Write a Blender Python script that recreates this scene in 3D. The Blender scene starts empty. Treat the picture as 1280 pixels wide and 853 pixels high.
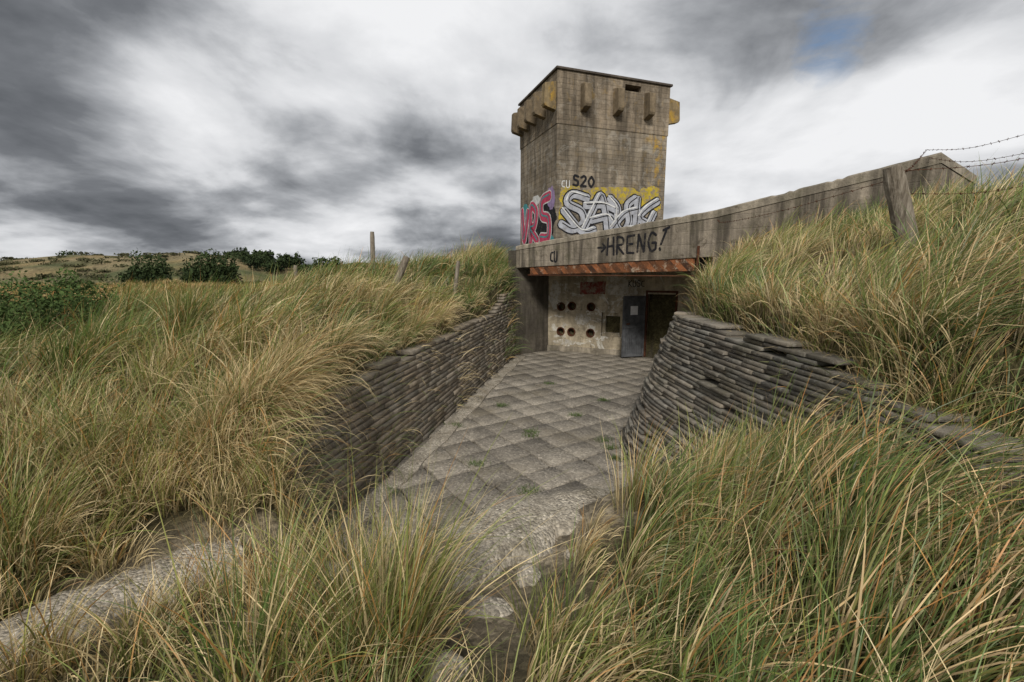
import bpy, math, random
import numpy as np
from mathutils import Vector, Matrix
random.seed(7); rng=np.random.default_rng(11)
scene=bpy.context.scene
scene.view_settings.view_transform='Standard'; scene.view_settings.look='None'; scene.view_settings.exposure=0
COL=scene.collection

# ------------------------------------------------------------------ helpers
def link(o,parent=None):
    COL.objects.link(o)
    if parent: o.parent=parent
    return o
def empty(name):
    e=bpy.data.objects.new(name,None); COL.objects.link(e); return e
def mesh_obj(name,verts,faces,mat=None,parent=None,smooth=False):
    m=bpy.data.meshes.new(name); m.from_pydata([tuple(v) for v in verts],[],[tuple(f) for f in faces]); m.update()
    if mat: m.materials.append(mat)
    if smooth:
        for p in m.polygons: p.use_smooth=True
    return link(bpy.data.objects.new(name,m),parent)
def prism(name,poly,z0,z1,mat,parent=None):
    n=len(poly)
    z0=[z0]*n if not hasattr(z0,'__len__') else z0
    z1=[z1]*n if not hasattr(z1,'__len__') else z1
    v=[(p[0],p[1],z0[i]) for i,p in enumerate(poly)]+[(p[0],p[1],z1[i]) for i,p in enumerate(poly)]
    a=sum(poly[i][0]*poly[(i+1)%n][1]-poly[(i+1)%n][0]*poly[i][1] for i in range(n))
    f=[tuple(range(n))[::-1],tuple(range(n,2*n))]+[(i,(i+1)%n,n+(i+1)%n,n+i) for i in range(n)]
    if a<0: f=[t[::-1] for t in f]
    return mesh_obj(name,v,f,mat,parent)
def bevel(o,w=0.02,seg=2):
    b=o.modifiers.new('bev','BEVEL'); b.width=w; b.segments=seg; b.limit_method='ANGLE'; return o
def boxf(name,O,a,s0,s1,z0,z1,d0,d1,mat,parent=None):
    """box in a wall frame: O origin(2d), a unit along wall, n outward normal; d = distance outward"""
    n=(a[1],-a[0])
    P=lambda s,d:(O[0]+a[0]*s+n[0]*d,O[1]+a[1]*s+n[1]*d)
    return prism(name,[P(s0,d1),P(s1,d1),P(s1,d0),P(s0,d0)],z0,z1,mat,parent)
def cut(obj,cutters):
    for c in cutters:
        m=obj.modifiers.new('b','BOOLEAN'); m.operation='DIFFERENCE'; m.object=c; m.solver='EXACT'
    dg=bpy.context.evaluated_depsgraph_get(); dg.update()
    me=bpy.data.meshes.new_from_object(obj.evaluated_get(dg)); obj.modifiers.clear(); obj.data=me
    for c in cutters: bpy.data.objects.remove(c,do_unlink=True)
def smst(a,b,x):
    t=np.clip((x-a)/(b-a),0,1); return t*t*(3-2*t)
def hashn(ix,iy,s=0):
    h=np.sin(ix*127.1+iy*311.7+s*74.7)*43758.5453; return h-np.floor(h)
def vnoise(x,y,s=0):
    ix=np.floor(x); iy=np.floor(y); fx=x-ix; fy=y-iy; fx=fx*fx*(3-2*fx); fy=fy*fy*(3-2*fy)
    a=hashn(ix,iy,s);b=hashn(ix+1,iy,s);c=hashn(ix,iy+1,s);d=hashn(ix+1,iy+1,s)
    return (a*(1-fx)+b*fx)*(1-fy)+(c*(1-fx)+d*fx)*fy
def fbm(x,y,s=0,o=4):
    r=0;a=.5
    for i in range(o): r=r+a*vnoise(x*2**i,y*2**i,s+i); a*=.5
    return r
def psd(px,py,poly):
    px=np.asarray(px,float);py=np.asarray(py,float)
    d=np.full(px.shape,1e9); ins=np.zeros(px.shape,bool); n=len(poly)
    for i in range(n):
        x1,y1=poly[i];x2,y2=poly[(i+1)%n]
        ex,ey=x2-x1,y2-y1; L=ex*ex+ey*ey
        t=np.clip(((px-x1)*ex+(py-y1)*ey)/L,0,1)
        d=np.minimum(d,np.hypot(px-x1-t*ex,py-y1-t*ey))
        c=((y1>py)!=(y2>py))&(px<(x2-x1)*(py-y1)/((y2-y1) if y2!=y1 else 1e-9)+x1)
        ins^=c
    return np.where(ins,-d,d)
def pld(px,py,pl):
    px=np.asarray(px,float);py=np.asarray(py,float)
    d=np.full(px.shape,1e9)
    for i in range(len(pl)-1):
        x1,y1=pl[i][:2];x2,y2=pl[i+1][:2]; ex,ey=x2-x1,y2-y1
        t=np.clip(((px-x1)*ex+(py-y1)*ey)/(ex*ex+ey*ey),0,1)
        d=np.minimum(d,np.hypot(px-x1-t*ex,py-y1-t*ey))
    return d
def catmull(P,per=8):
    P=[np.array(p,float) for p in P]; Q=[2*P[0]-P[1]]+P+[2*P[-1]-P[-2]]; out=[]
    for i in range(1,len(Q)-2):
        for k in range(per):
            t=k/per;p0,p1,p2,p3=Q[i-1:i+3]
            out.append(.5*((2*p1)+(-p0+p2)*t+(2*p0-5*p1+4*p2-p3)*t*t+(-p0+3*p1-3*p2+p3)*t**3))
    out.append(P[-1]); return np.array(out)

# ------------------------------------------------------------------ materials
class NT:
    def __init__(s,name):
        s.m=bpy.data.materials.new(name); s.m.use_nodes=True; s.t=s.m.node_tree; s.n=s.t.nodes
        s.b=s.n['Principled BSDF']; s.b.inputs['Roughness'].default_value=.9; s.b.inputs['Specular IOR Level'].default_value=.2
        s.tc=s.n.new('ShaderNodeTexCoord')
    def N(s,ty,**k):
        x=s.n.new(ty)
        for a,b in k.items(): setattr(x,a,b)
        return x
    def L(s,a,b): s.t.links.new(a,b)
    def mp(s,scale=(1,1,1),rot=(0,0,0)):
        m=s.N('ShaderNodeMapping'); m.inputs['Scale'].default_value=scale; m.inputs['Rotation'].default_value=rot
        s.L(s.tc.outputs['Object'],m.inputs['Vector']); return m.outputs[0]
    def noise(s,sc,det=6,vec=None,rough=.55,dist=0):
        n=s.N('ShaderNodeTexNoise'); n.inputs['Scale'].default_value=sc;n.inputs['Detail'].default_value=min(det,6)
        n.inputs['Roughness'].default_value=rough; n.inputs['Distortion'].default_value=dist
        s.L(vec or s.tc.outputs['Object'],n.inputs['Vector']); return n.outputs['Fac']
    def vor(s,sc,vec=None,out='Distance',feature='F1'):
        n=s.N('ShaderNodeTexVoronoi',feature=feature); n.inputs['Scale'].default_value=sc
        s.L(vec or s.tc.outputs['Object'],n.inputs['Vector']); return n.outputs[out]
    def ramp(s,fac,stops):
        r=s.N('ShaderNodeValToRGB'); e=r.color_ramp.elements
        while len(e)<len(stops): e.new(.5)
        for i,(p,c) in enumerate(stops):
            e[i].position=p; e[i].color=(c,c,c,1) if not hasattr(c,'__len__') else (*c,1)
        s.L(fac,r.inputs[0]); return r.outputs[0]
    def mix(s,f,a,b,mode='MIX'):
        m=s.N('ShaderNodeMix',data_type='RGBA',blend_type=mode)
        for i,v in ((0,f),(6,a),(7,b)):
            if isinstance(v,bpy.types.NodeSocket): s.L(v,m.inputs[i])
            elif i==0: m.inputs[0].default_value=v
            else: m.inputs[i].default_value=(*v,1) if hasattr(v,'__len__') else (v,v,v,1)
        return m.outputs[2]
    def math(s,op,a,b=0,c=0,clamp=False):
        m=s.N('ShaderNodeMath',operation=op,use_clamp=clamp)
        for i,v in enumerate((a,b,c)):
            if isinstance(v,bpy.types.NodeSocket): s.L(v,m.inputs[i])
            else: m.inputs[i].default_value=v
        return m.outputs[0]
    def sep(s,vec=None):
        x=s.N('ShaderNodeSeparateXYZ'); s.L(vec or s.tc.outputs['Object'],x.inputs[0]); return x.outputs
    def col(s,c): s.L(c,s.b.inputs['Base Color'])
    def bump(s,h,st=.5,d=.02,prev=None):
        b=s.N('ShaderNodeBump'); b.inputs['Strength'].default_value=st;b.inputs['Distance'].default_value=d
        s.L(h,b.inputs['Height'])
        if prev: s.L(prev,b.inputs['Normal'])
        s.L(b.outputs[0],s.b.inputs['Normal']); return b.outputs[0]
    def attr(s,name='Col'):
        a=s.N('ShaderNodeAttribute'); a.attribute_name=name; return a.outputs['Color']

def concrete(name,base,dark=.4,boards=0.0,streak=.5,lichen=0.0,white=0.0,speck=.3,moss=0.0,edge=None,boardh=.16,grime=.5):
    M=NT(name)
    b=np.array(base)
    n1=M.noise(.9,8,rough=.65,dist=.3)
    c=M.ramp(n1,[(.3,tuple(b*.58)),(.5,tuple(b)),(.7,tuple(np.minimum(b*1.4,1)))])
    n2=M.noise(7,8,rough=.7)
    c=M.mix(.65,c,M.ramp(n2,[(.3,.28),(.55,.55),(.75,.82)]),'OVERLAY')
    if streak:
        st=M.noise(2.2,6,M.mp((1.6,1.6,.16)),rough=.6)
        c=M.mix(M.math('MULTIPLY',M.ramp(st,[(.40,1),(.60,0)]),streak),c,tuple(b*dark*.6))
        st2=M.noise(6,5,M.mp((1.6,1.6,.1)),rough=.6)
        c=M.mix(M.math('MULTIPLY',M.ramp(st2,[(.5,0),(.72,1)]),streak*.5),c,tuple(np.minimum(b*1.6,1)))
    h=M.math('ADD',M.math('MULTIPLY',n2,.6),M.math('MULTIPLY',M.noise(35,5,rough=.7),.5))
    if boards:
        z=M.sep()[2]
        zz=M.math('ADD',z,M.math('MULTIPLY',M.noise(.8,2),.03))
        fr=M.math('FRACT',M.math('DIVIDE',zz,boardh))
        ln=M.ramp(fr,[(0,1),(.07,0),(.95,0),(1,1)])
        fl=M.math('FLOOR',M.math('DIVIDE',zz,boardh))
        wn=M.N('ShaderNodeTexWhiteNoise',noise_dimensions='1D'); M.L(fl,wn.inputs['W'])
        c=M.mix(boards*.6,c,M.ramp(wn.outputs['Value'],[(0,.38),(1,.6)]),'OVERLAY')
        c=M.mix(M.math('MULTIPLY',M.math('MULTIPLY',ln,boards),M.ramp(M.noise(3,4),[(.35,0),(.6,1)])),c,tuple(b*.35))
        h=M.math('SUBTRACT',h,M.math('MULTIPLY',ln,.5*boards))
    sp=M.ramp(M.noise(60,3,rough=.8),[(.3,0),(.42,1)])
    c=M.mix(speck,c,M.mix(sp,tuple(b*.3),c))
    if grime:
        c=M.mix(M.math('MULTIPLY',M.ramp(M.noise(3.3,6,rough=.8,dist=.5),[(.54,0),(.66,1)]),grime),c,(.05,.038,.025))
    if white:
        w=M.ramp(M.noise(1.6,9,rough=.75,dist=.8),[(.54,0),(.58,1)])
        c=M.mix(M.math('MULTIPLY',w,white),c,(.55,.53,.47))
    if moss:
        c=M.mix(M.math('MULTIPLY',M.ramp(M.noise(2.3,8,rough=.75),[(.5,0),(.66,1)]),moss),c,(.06,.06,.025))
    if lichen:
        lm=M.ramp(M.noise(2.6,10,M.mp((1.3,1.3,.8)),rough=.72,dist=.6),[(.6-.1*lichen,0),(.66,1)])
        f=M.math('MULTIPLY',lm,lichen)
        if edge=='tower':
            xs=M.sep()[0]; zc=M.sep()[2]
            g=M.math('MULTIPLY',M.ramp(M.math('MULTIPLY_ADD',xs,1.0,-4.7),[(.0,.12),(.5,1)]),M.ramp(M.math('MULTIPLY',zc,.1),[(.5,.4),(.6,1),(.8,1),(.85,.5)]))
            f=M.math('MULTIPLY',f,g)
        c=M.mix(f,c,M.mix(M.noise(9,3),(.38,.17,.02),(.45,.33,.05)))
    M.col(c); M.bump(h,.8,.035)
    return M.m

def plain(name,c,rough=.8,var=.25,metal=0):
    M=NT(name); b=np.array(c)
    M.col(M.ramp(M.noise(6,6,rough=.7),[(.3,tuple(b*(1-var*1.6))),(.7,tuple(np.minimum(b*(1+var),1)))]))
    M.b.inputs['Roughness'].default_value=rough; M.b.inputs['Metallic'].default_value=metal
    M.bump(M.noise(40,4),.3,.01); return M.m

tower_mat=concrete('tower_concrete',(.245,.205,.153),boards=.7,streak=.65,lichen=.9,white=.16,edge='tower',grime=.45)
tower_up=concrete('tower_upper_concrete',(.235,.19,.137),boards=.6,streak=.7,lichen=.2,white=.1,grime=.5)
fin_mat=concrete('fin_concrete',(.2,.155,.10),boards=0,streak=.4,lichen=.25)
fin_yel=concrete('lichen_fin_concrete',(.22,.165,.09),boards=0,streak=.4,lichen=.9)
parapet_mat=concrete('parapet_concrete',(.265,.225,.173),boards=.3,streak=.9,moss=.35,boardh=.3,grime=.7)
coping_mat=concrete('coping_concrete',(.30,.26,.20),streak=.6,moss=.4,grime=.5)
facade_mat=concrete('facade_concrete',(.43,.365,.26),boards=.3,streak=.5,white=.9,moss=.2,grime=.6)
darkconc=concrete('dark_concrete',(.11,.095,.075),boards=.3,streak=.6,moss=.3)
roof_mat=concrete('roof_edge',(.09,.075,.06),streak=.2)

def blockmat(name,moss,whit):
    M=NT(name)
    c=M.mix(1.0,M.attr(),M.ramp(M.noise(2.5,8,rough=.75),[(.25,.5),(.5,1.),(.75,1.6)]),'MULTIPLY')
    c=M.mix(M.math('MULTIPLY',M.ramp(M.noise(1.3,8,rough=.75),[(.48,0),(.62,1)]),moss),c,(.08,.075,.035))
    c=M.mix(M.math('MULTIPLY',M.ramp(M.noise(14,8,rough=.8),[(.56,0),(.64,1)]),whit),c,(.45,.43,.38))
    c=M.mix(M.ramp(M.noise(30,4,rough=.8),[(.3,.7),(.42,0)]),c,(.035,.03,.025))
    M.col(c); h=M.math('ADD',M.noise(18,8,rough=.75),M.math('MULTIPLY',M.noise(70,4,rough=.8),.5)); M.bump(h,.8,.02); return M.m
lwall_mat=blockmat('left_wall_tiles',.2,.25)
rwall_mat=blockmat('right_wall_tiles',.35,.4)

def slabmat():
    M=NT('paving_slabs')
    c=M.mix(1.0,M.attr(),M.ramp(M.noise(1.6,8,rough=.7),[(.3,.6),(.5,1.),(.7,1.35)]),'MULTIPLY')
    v=M.vor(38,out='Color'); vv=M.sep(v)[0]
    c=M.mix(.75,c,M.ramp(vv,[(0,.28),(.4,.48),(.75,.55),(1,.85)]),'OVERLAY')
    c=M.mix(M.ramp(M.noise(.8,9,rough=.75),[(.5,0),(.64,.6)]),c,(.12,.10,.065))
    c=M.mix(M.ramp(M.noise(4,9,rough=.8),[(.6,0),(.68,.5)]),c,(.44,.4,.32))
    M.col(c); h=M.math('ADD',M.math('MULTIPLY',M.vor(38),-1.0),M.noise(12,8,rough=.7)); M.bump(h,.7,.014); M.b.inputs['Roughness'].default_value=.8; return M.m
slab_mat=slabmat()
def aggmat():
    M=NT('aggregate_concrete')
    c=M.ramp(M.noise(3,8,rough=.7),[(.3,(.24,.205,.155)),(.55,(.37,.33,.265)),(.75,(.49,.44,.36))])
    v=M.vor(48,out='Color'); vv=M.sep(v)[0]
    c=M.mix(.8,c,M.ramp(vv,[(0,.25),(.35,.46),(.75,.55),(1,.9)]),'OVERLAY')
    c=M.mix(M.ramp(M.noise(2,9,rough=.8),[(.52,0),(.64,.65)]),c,(.10,.085,.05))
    M.col(c); h=M.math('ADD',M.math('MULTIPLY',M.vor(48),-1.2),M.math('MULTIPLY',M.noise(9,9,rough=.75),1.2)); M.bump(h,.8,.018); return M.m
agg_mat=aggmat()

# ------------------------------------------------------------------ plan data
PASS=[(-1.98,3.95),(-1.93,4.4),(-1.46,6.6),(-.67,10.65),(.13,14.5),(1.25,15.6),(5.37,13.56),(4.6,10.8),(4.4,9.8),
      (3.75,8.8),(2.95,7.95),(2.6,7.1),(2.58,5.6),(2.5,4.5),(1.9,4.3),(1.2,4.22),(.5,4.0),(0,3.78),(-.66,3.3),(-1.35,3.4)]
P0=(.13,14.5);P1=(4.56,10.5);P2=(7.2,8.0);P3=(8.7,8.9)
ROOF=[P0,P1,P2,P3,(9.5,20),(-.5,21)]
LEDGE=[(1.9,4.12),(1.2,4.02),(.5,3.78),(0,3.5),(-.66,3.0),(-1.2,2.7)]
LEDGE2=[(-1.9,2.95),(-2.35,2.6),(-2.8,2.0),(-3.3,1.4)]
CP=np.array([(0,0,1.1),(0,1.5,.92),(1,2.5,.8),(0,2.9,.48),(-.7,2.5,.55),(1.8,3.5,.75),(2.4,3,1.25),(2.3,2,1.3),(-1.8,2,.75),(-2.8,2.2,.62),(-2.4,3.4,.9),(-1.6,3,.6),
(-4,2,.75),(-1.5,.5,.9),(2,0,1.2),(-2.4,4.2,1.3),(-2.2,5.5,1.5),(-1.9,6.8,1.55),(-1.3,9,1.65),(-.9,11,1.8),(-.3,14,2.3),(-3.2,5.5,1.6),(-4,7,1.8),
(-4.3,9,2.0),(-2.8,9,2.15),(-3.6,12,2.45),(-2,13,2.5),(-1,16,2.85),(-6,5,1.25),(-5,3.5,1.1),(-7,9,1.55),(-8,7,1.1),(-10,4,.9),(-7,2,.75),(-10,12,1.2),
(-8,16,1.5),(-15,15,1.0),(-15,30,1.0),(-5,22,1.9),(-30,30,.9),(-5,40,1.2),(0,20,2.6),(0,30,1.5),(5,25,2.6),(15,30,2),(-20,5,.9),(0,-10,1.),(-12,-10,.9),
(12,-6,1.8),(-60,60,.8),(60,60,1.5),(-60,0,.8),(60,0,1.5),(0,-60,1),(0,120,1),(-120,120,.8),(120,120,1),(-300,300,.8),(300,300,.8),(-300,-300,.8),(300,-300,.8)])
def height(x,y,cutpass=True):
    x=np.asarray(x,float); y=np.asarray(y,float)
    num=np.zeros_like(x);den=np.zeros_like(x)
    for cx,cy,cz in CP:
        w=1/((x-cx)**2+(y-cy)**2+.35)**2; num+=w*cz; den+=w
    hA=num/den
    hB=2.07+.40*(x-2.7); hB=np.where(hB>3.2,3.2+.4*(1-np.exp(-(hB-3.2)/.4)),hB)
    hB=hB-.45*smst(2.5,-1,y)
    hB=hB-(hB-1.2)*smst(12,35,np.hypot(x-4,y-8))
    wd=.28+1.5*smst(3.4,1.6,y)
    wB=smst(0,1,(x-2.62)/wd)
    hB2=np.where((y>14),hA,hB)
    h=hA*(1-wB)+hB2*wB
    r=np.hypot(x,y)
    h=h+(fbm(x*.7,y*.7,3)-.47)*.4*smst(1,5,r)+(fbm(x*2.5,y*2.5,9,3)-.44)*.14
    h=h+(fbm(x*.06,y*.06,5)-.45)*3.2*smst(18,60,r)
    g=lambda cx,cy,sx,sy,a:a*np.exp(-((x-cx)/sx)**2-((y-cy)/sy)**2)
    h=h+g(-62,84,26,16,4.6)+g(-95,100,30,20,3.2)+g(-30,110,30,15,2.6)
    h=h+(fbm(x*.3,y*.3,15)-.45)*1.3*smst(30,60,r)
    if cutpass:
        h=np.where(psd(x,y,ROOF)<0,np.minimum(h,2.55),h)
        d=psd(x,y,PASS)
        t=smst(.1,.34,d)
        h=(-.05)*(1-t)+h*t
    return h

# ------------------------------------------------------------------ terrain sheet
def axis(lo,hi,step,far):
    a=list(np.arange(lo,hi+1e-6,step)); s=step; v=hi
    while v<far: s=min(s*1.09,max(1.6,v*.06)); v+=s; a.append(v)
    s=step; v=lo; b=[]
    while v>-far: s=min(s*1.09,max(1.6,-v*.06)); v-=s; b.append(v)
    return np.array(b[::-1]+a)
ax=axis(-7.5,8.5,.11,900); ay=axis(-.5,17,.11,900)
X,Y=np.meshgrid(ax,ay); Z=height(X,Y)
nx,ny=len(ax),len(ay)
idx=np.arange(nx*ny).reshape(ny,nx)
F=np.stack([idx[:-1,:-1],idx[:-1,1:],idx[1:,1:],idx[1:,:-1]],-1).reshape(-1,4)
def fast_mesh(name,V,F,mat,col=None,smooth=True):
    m=bpy.data.meshes.new(name); m.vertices.add(len(V)); m.vertices.foreach_set('co',np.ascontiguousarray(V,dtype=np.float32).ravel())
    m.loops.add(F.size); m.loops.foreach_set('vertex_index',F.astype(np.int32).ravel())
    m.polygons.add(len(F)); m.polygons.foreach_set('loop_start',(np.arange(len(F))*4).astype(np.int32))
    try: m.polygons.foreach_set('loop_total',np.full(len(F),4,np.int32))
    except Exception: pass
    m.update(calc_edges=True)
    if smooth: m.polygons.foreach_set('use_smooth',np.ones(len(F),bool))
    if col is not None:
        a=m.color_attributes.new('Col','FLOAT_COLOR','POINT'); c=np.ones((len(V),4),np.float32); c[:,:3]=col; a.data.foreach_set('color',c.ravel())
    m.materials.append(mat); m.update()
    return link(bpy.data.objects.new(name,m))
def sandmask(x,y):
    s=np.exp(-(((x+.1)/.5)**2+((y-2.5)/.6)**2))
    s=np.maximum(s,smst(.85,.45,pld(x,y,LEDGE)))
    s=np.maximum(s,.8*smst(.6,.3,pld(x,y,LEDGE2)))
    return s
S=sandmask(X,Y); far=smst(14,35,np.hypot(X,Y))
n=fbm(X*.25,Y*.25,21); n2=fbm(X*.11,Y*.11,31)
base=np.array([.10,.085,.04])[None,None]*(1-far[...,None])+far[...,None]*(np.array([.2,.15,.07])*(1-smst(.4,.5,n)[...,None])+np.array([.075,.085,.035])*smst(.4,.5,n)[...,None])
hillm=np.exp(-((X+62)/40)**2-((Y-84)/24)**2)[...,None]
k=.85*hillm*smst(.43,.47,n2)[...,None]
base=base*(1-k)+k*np.array([.22,.175,.10])
colr=base*(1-S[...,None])+S[...,None]*np.array([.30,.25,.175])
ins=(psd(X,Y,PASS)<.1)[...,None]; colr=np.where(ins,np.array([.085,.072,.05]),colr)
M=NT('ground'); c=M.mix(1.0,M.attr(),M.ramp(M.noise(4,9,rough=.75),[(.25,.4),(.5,1),(.75,1.7)]),'MULTIPLY')
c=M.mix(.7,c,M.ramp(M.noise(.35,8,rough=.8),[(.35,.25),(.65,.75)]),'OVERLAY')
c=M.mix(.8,c,M.ramp(M.sep(M.vor(30,out='Color'))[0],[(0,.3),(.5,.5),(1,.8)]),'OVERLAY')
M.col(c); M.bump(M.math('ADD',M.noise(9,9,rough=.8),M.math('MULTIPLY',M.noise(60,4,rough=.8),.4)),1,.08)
ground=fast_mesh('ground',np.stack([X,Y,Z],-1).reshape(-1,3),F,M.m,colr.reshape(-1,3))

# ------------------------------------------------------------------ blocks helper (coloured boxes merged)
class Boxes:
    def __init__(s): s.v=[];s.f=[];s.c=[]
    def add(s,c8,col):
        b=len(s.v); s.v+=list(c8); s.c+=[col]*8
        s.f+=[(b,b+3,b+2,b+1),(b+4,b+5,b+6,b+7),(b,b+1,b+5,b+4),(b+1,b+2,b+6,b+5),(b+2,b+3,b+7,b+6),(b+3,b,b+4,b+7)]
    def obj(s,name,mat,bev=.006):
        o=fast_mesh(name,np.array(s.v),np.array(s.f),mat,np.array(s.c),smooth=False)
        if bev: bevel(o,bev,1)
        return o
# paving: square slabs laid on the diagonal
bx=Boxes(); sz=.5; ang=math.radians(33); ca,sa=math.cos(ang),math.sin(ang)
for i in range(-40,50):
  for j in range(-40,50):
    cx=(i+.5)*sz*ca-(j+.5)*sz*sa; cy=(i+.5)*sz*sa+(j+.5)*sz*ca+5
    if not(-3.5<cx<6.5 and 2.6<cy<16.5): continue
    if psd(np.array([cx]),np.array([cy]),PASS)[0]>.05: continue
    h=random.gauss(0,.003); tx,ty=random.gauss(0,.004),random.gauss(0,.004); r=random.gauss(0,.010); g=sz/2-.006-random.random()*.005
    pts=[]
    dx,dy=random.gauss(0,.004),random.gauss(0,.004)
    chip=random.randrange(4) if random.random()<.3 else -1
    for zz in (-.08,0):
        for ci,(sx,sy) in enumerate(((-1,-1),(1,-1),(1,1),(-1,1))):
            q=.88 if ci==chip else 1
            lx,ly=sx*g*q+dx+random.gauss(0,.003),sy*g*q+dy+random.gauss(0,.003); a=ang+r
            pts.append((cx+lx*math.cos(a)-ly*math.sin(a),cy+lx*math.sin(a)+ly*math.cos(a),zz+h+lx*tx+ly*ty))
    v=random.uniform(.78,1.12)*(.75 if random.random()<.12 else 1); bx.add(pts,(.265*v,.236*v,.193*v))
bx.obj('paved_floor',slab_mat,.005)

def course_wall(name,base,top,H,ch,blen,depth,side,mat,bcol,topfn=None,miss=.02,jit=.012,bev=.005,cv=.25,gap=.008):
    b=catmull(base,10);t=catmull(top,10); bx=Boxes(); n=int(round(H/ch))
    for k in range(n):
        f=k/(n-1); line=b*(1-f)+t*f
        seg=np.hypot(*(line[1:]-line[:-1]).T); cum=np.r_[0,np.cumsum(seg)]
        s=-random.random()*blen
        cj=random.gauss(0,jit*.9); cvk=random.uniform(1-cv,1+cv)
        while s<cum[-1]:
            l=blen*random.uniform(.75,1.2); s0=max(s,0);s1=min(s+l-.004,cum[-1]); s+=l
            if s1-s0<.05: continue
            p0=np.array([np.interp(s0,cum,line[:,i]) for i in (0,1)]);p1=np.array([np.interp(s1,cum,line[:,i]) for i in (0,1)])
            z0=k*ch; z1=z0+ch-gap-random.random()*.003
            mx,my=(p0+p1)/2
            if topfn and z1>topfn(mx,my)+random.gauss(0,.02): continue
            if random.random()<miss: continue
            d=(p1-p0)/np.linalg.norm(p1-p0); nn=np.array([-d[1],d[0]])*side
            o=cj+random.gauss(0,jit)
            if random.random()<.05: o-=jit*2.5
            tl=random.gauss(0,.0015)
            pts=[]
            for z in (z0,z1):
                for P,dd in ((p0,o+random.gauss(0,.002)),(p1,o+random.gauss(0,.002)),(p1,-depth),(p0,-depth)):
                    q=P+nn*dd; pts.append((q[0],q[1],z+tl+random.gauss(0,.001)))
            if side>0: pts=[pts[i] for i in (1,0,3,2,5,4,7,6)]
            v=random.uniform(1-cv,1+cv)*cvk; w=random.uniform(-.05,.05)
            bx.add(pts,tuple(np.array(bcol)*v*np.array([1+w,1,1-w])))
    return bx.obj(name,mat,bev)
LB=[(.13,14.5),(-.67,10.65),(-1.46,6.6),(-1.9,4.5),(-1.95,3.95)]
LT=[(.03,14.5),(-.77,10.65),(-1.58,6.6),(-2.02,4.5),(-2.08,3.95)]
course_wall('tile_retaining_wall',LB,LT,2.1,.078,.55,.34,1,lwall_mat,(.235,.20,.155),lambda x,y:1.12+.36*float(smst(3.7,5.4,y))+.12*float(smst(7,11,y))+.45*float(smst(11.5,14,y)),0,.006,.005,.16,.014)
RB=[(4.3,10.4),(3.25,8.9),(2.1,7.7),(1.62,6.5),(1.8,5.4),(2.12,4.4),(2.4,3.5),(2.45,2.4)]
RT=[(4.65,10.3),(3.8,8.8),(2.97,7.95),(2.6,7.05),(2.58,5.6),(2.6,4.4),(2.65,3.5),(2.65,2.4)]
course_wall('tile_retaining_wall',RB,RT,2.12,.05,.36,.36,-1,rwall_mat,(.18,.16,.13),lambda x,y:2.12-.26*fbm(np.array(x*2.),np.array(y*2.),4)-.25*float(smst(4.2,3.0,y)),.02,.012,.004,.25,.011)

def lerp_path(P,name,w,h0,h1,mat,noiseamp=.04,res=14,pw=.55):
    L=catmull(P,res); V=[];Fc=[]; prof=[]
    K=30
    for k in range(K):
        a=2*math.pi*k/K; cx=math.copysign(abs(math.cos(a))**.6,math.cos(a)); cz=math.copysign(abs(math.sin(a))**pw,math.sin(a)); prof.append((cx*w/2,cz))
    for i,p in enumerate(L):
        q=L[min(i+1,len(L)-1)]-L[max(i-1,0)]; q/=np.linalg.norm(q); nn=np.array([-q[1],q[0]])
        wj=1+.35*(float(vnoise(np.array(i*.13),np.array(3.3),8))-.5)+.12*(float(vnoise(np.array(i*.6),np.array(1.3),8))-.5)
        for cx,cz in prof:
            x,y=p[:2]+nn*cx*wj; z=(h0+h1)/2+(h1-h0)/2*cz
            a=float(fbm(np.array(x*3+z*2),np.array(y*3+z*2),2))-.45; b=float(fbm(np.array(x*17+z*13),np.array(y*17-z*9),6))-.45
            V.append((x,y,z+a*noiseamp*3+b*noiseamp*.7))
    n=len(L)
    for i in range(n-1):
        for k in range(K): Fc.append((i*K+k,i*K+(k+1)%K,(i+1)*K+(k+1)%K,(i+1)*K+k))
    Fc.append(tuple(range(K)));Fc.append(tuple(range((n-1)*K,n*K))[::-1])
    o=mesh_obj(name,V,Fc,mat,smooth=True); return o
lerp_path(LEDGE,'concrete_ledge',.78,-.1,.62,agg_mat,.05,30)
lerp_path(LEDGE2,'concrete_ledge',.66,.1,.74,agg_mat,.04,30,.35)
ks=catmull([(.18,14.2),(-.5,11),(-1.3,6.9),(-1.8,4.6),(-1.82,4.0)],8)
V=[];Fc=[]
for i,p in enumerate(ks):
    w=.24+.03*math.sin(i*1.7)
    V+=[(p[0],p[1],-.05),(p[0],p[1],.035),(p[0]+w,p[1]-.03,.025),(p[0]+w+.01,p[1]-.03,-.05)]
for i in range(len(ks)-1):
    for k in range(3): a=i*4+k; Fc.append((a,a+4,a+5,a+1))
mesh_obj('kerb',V,Fc,agg_mat)

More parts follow.
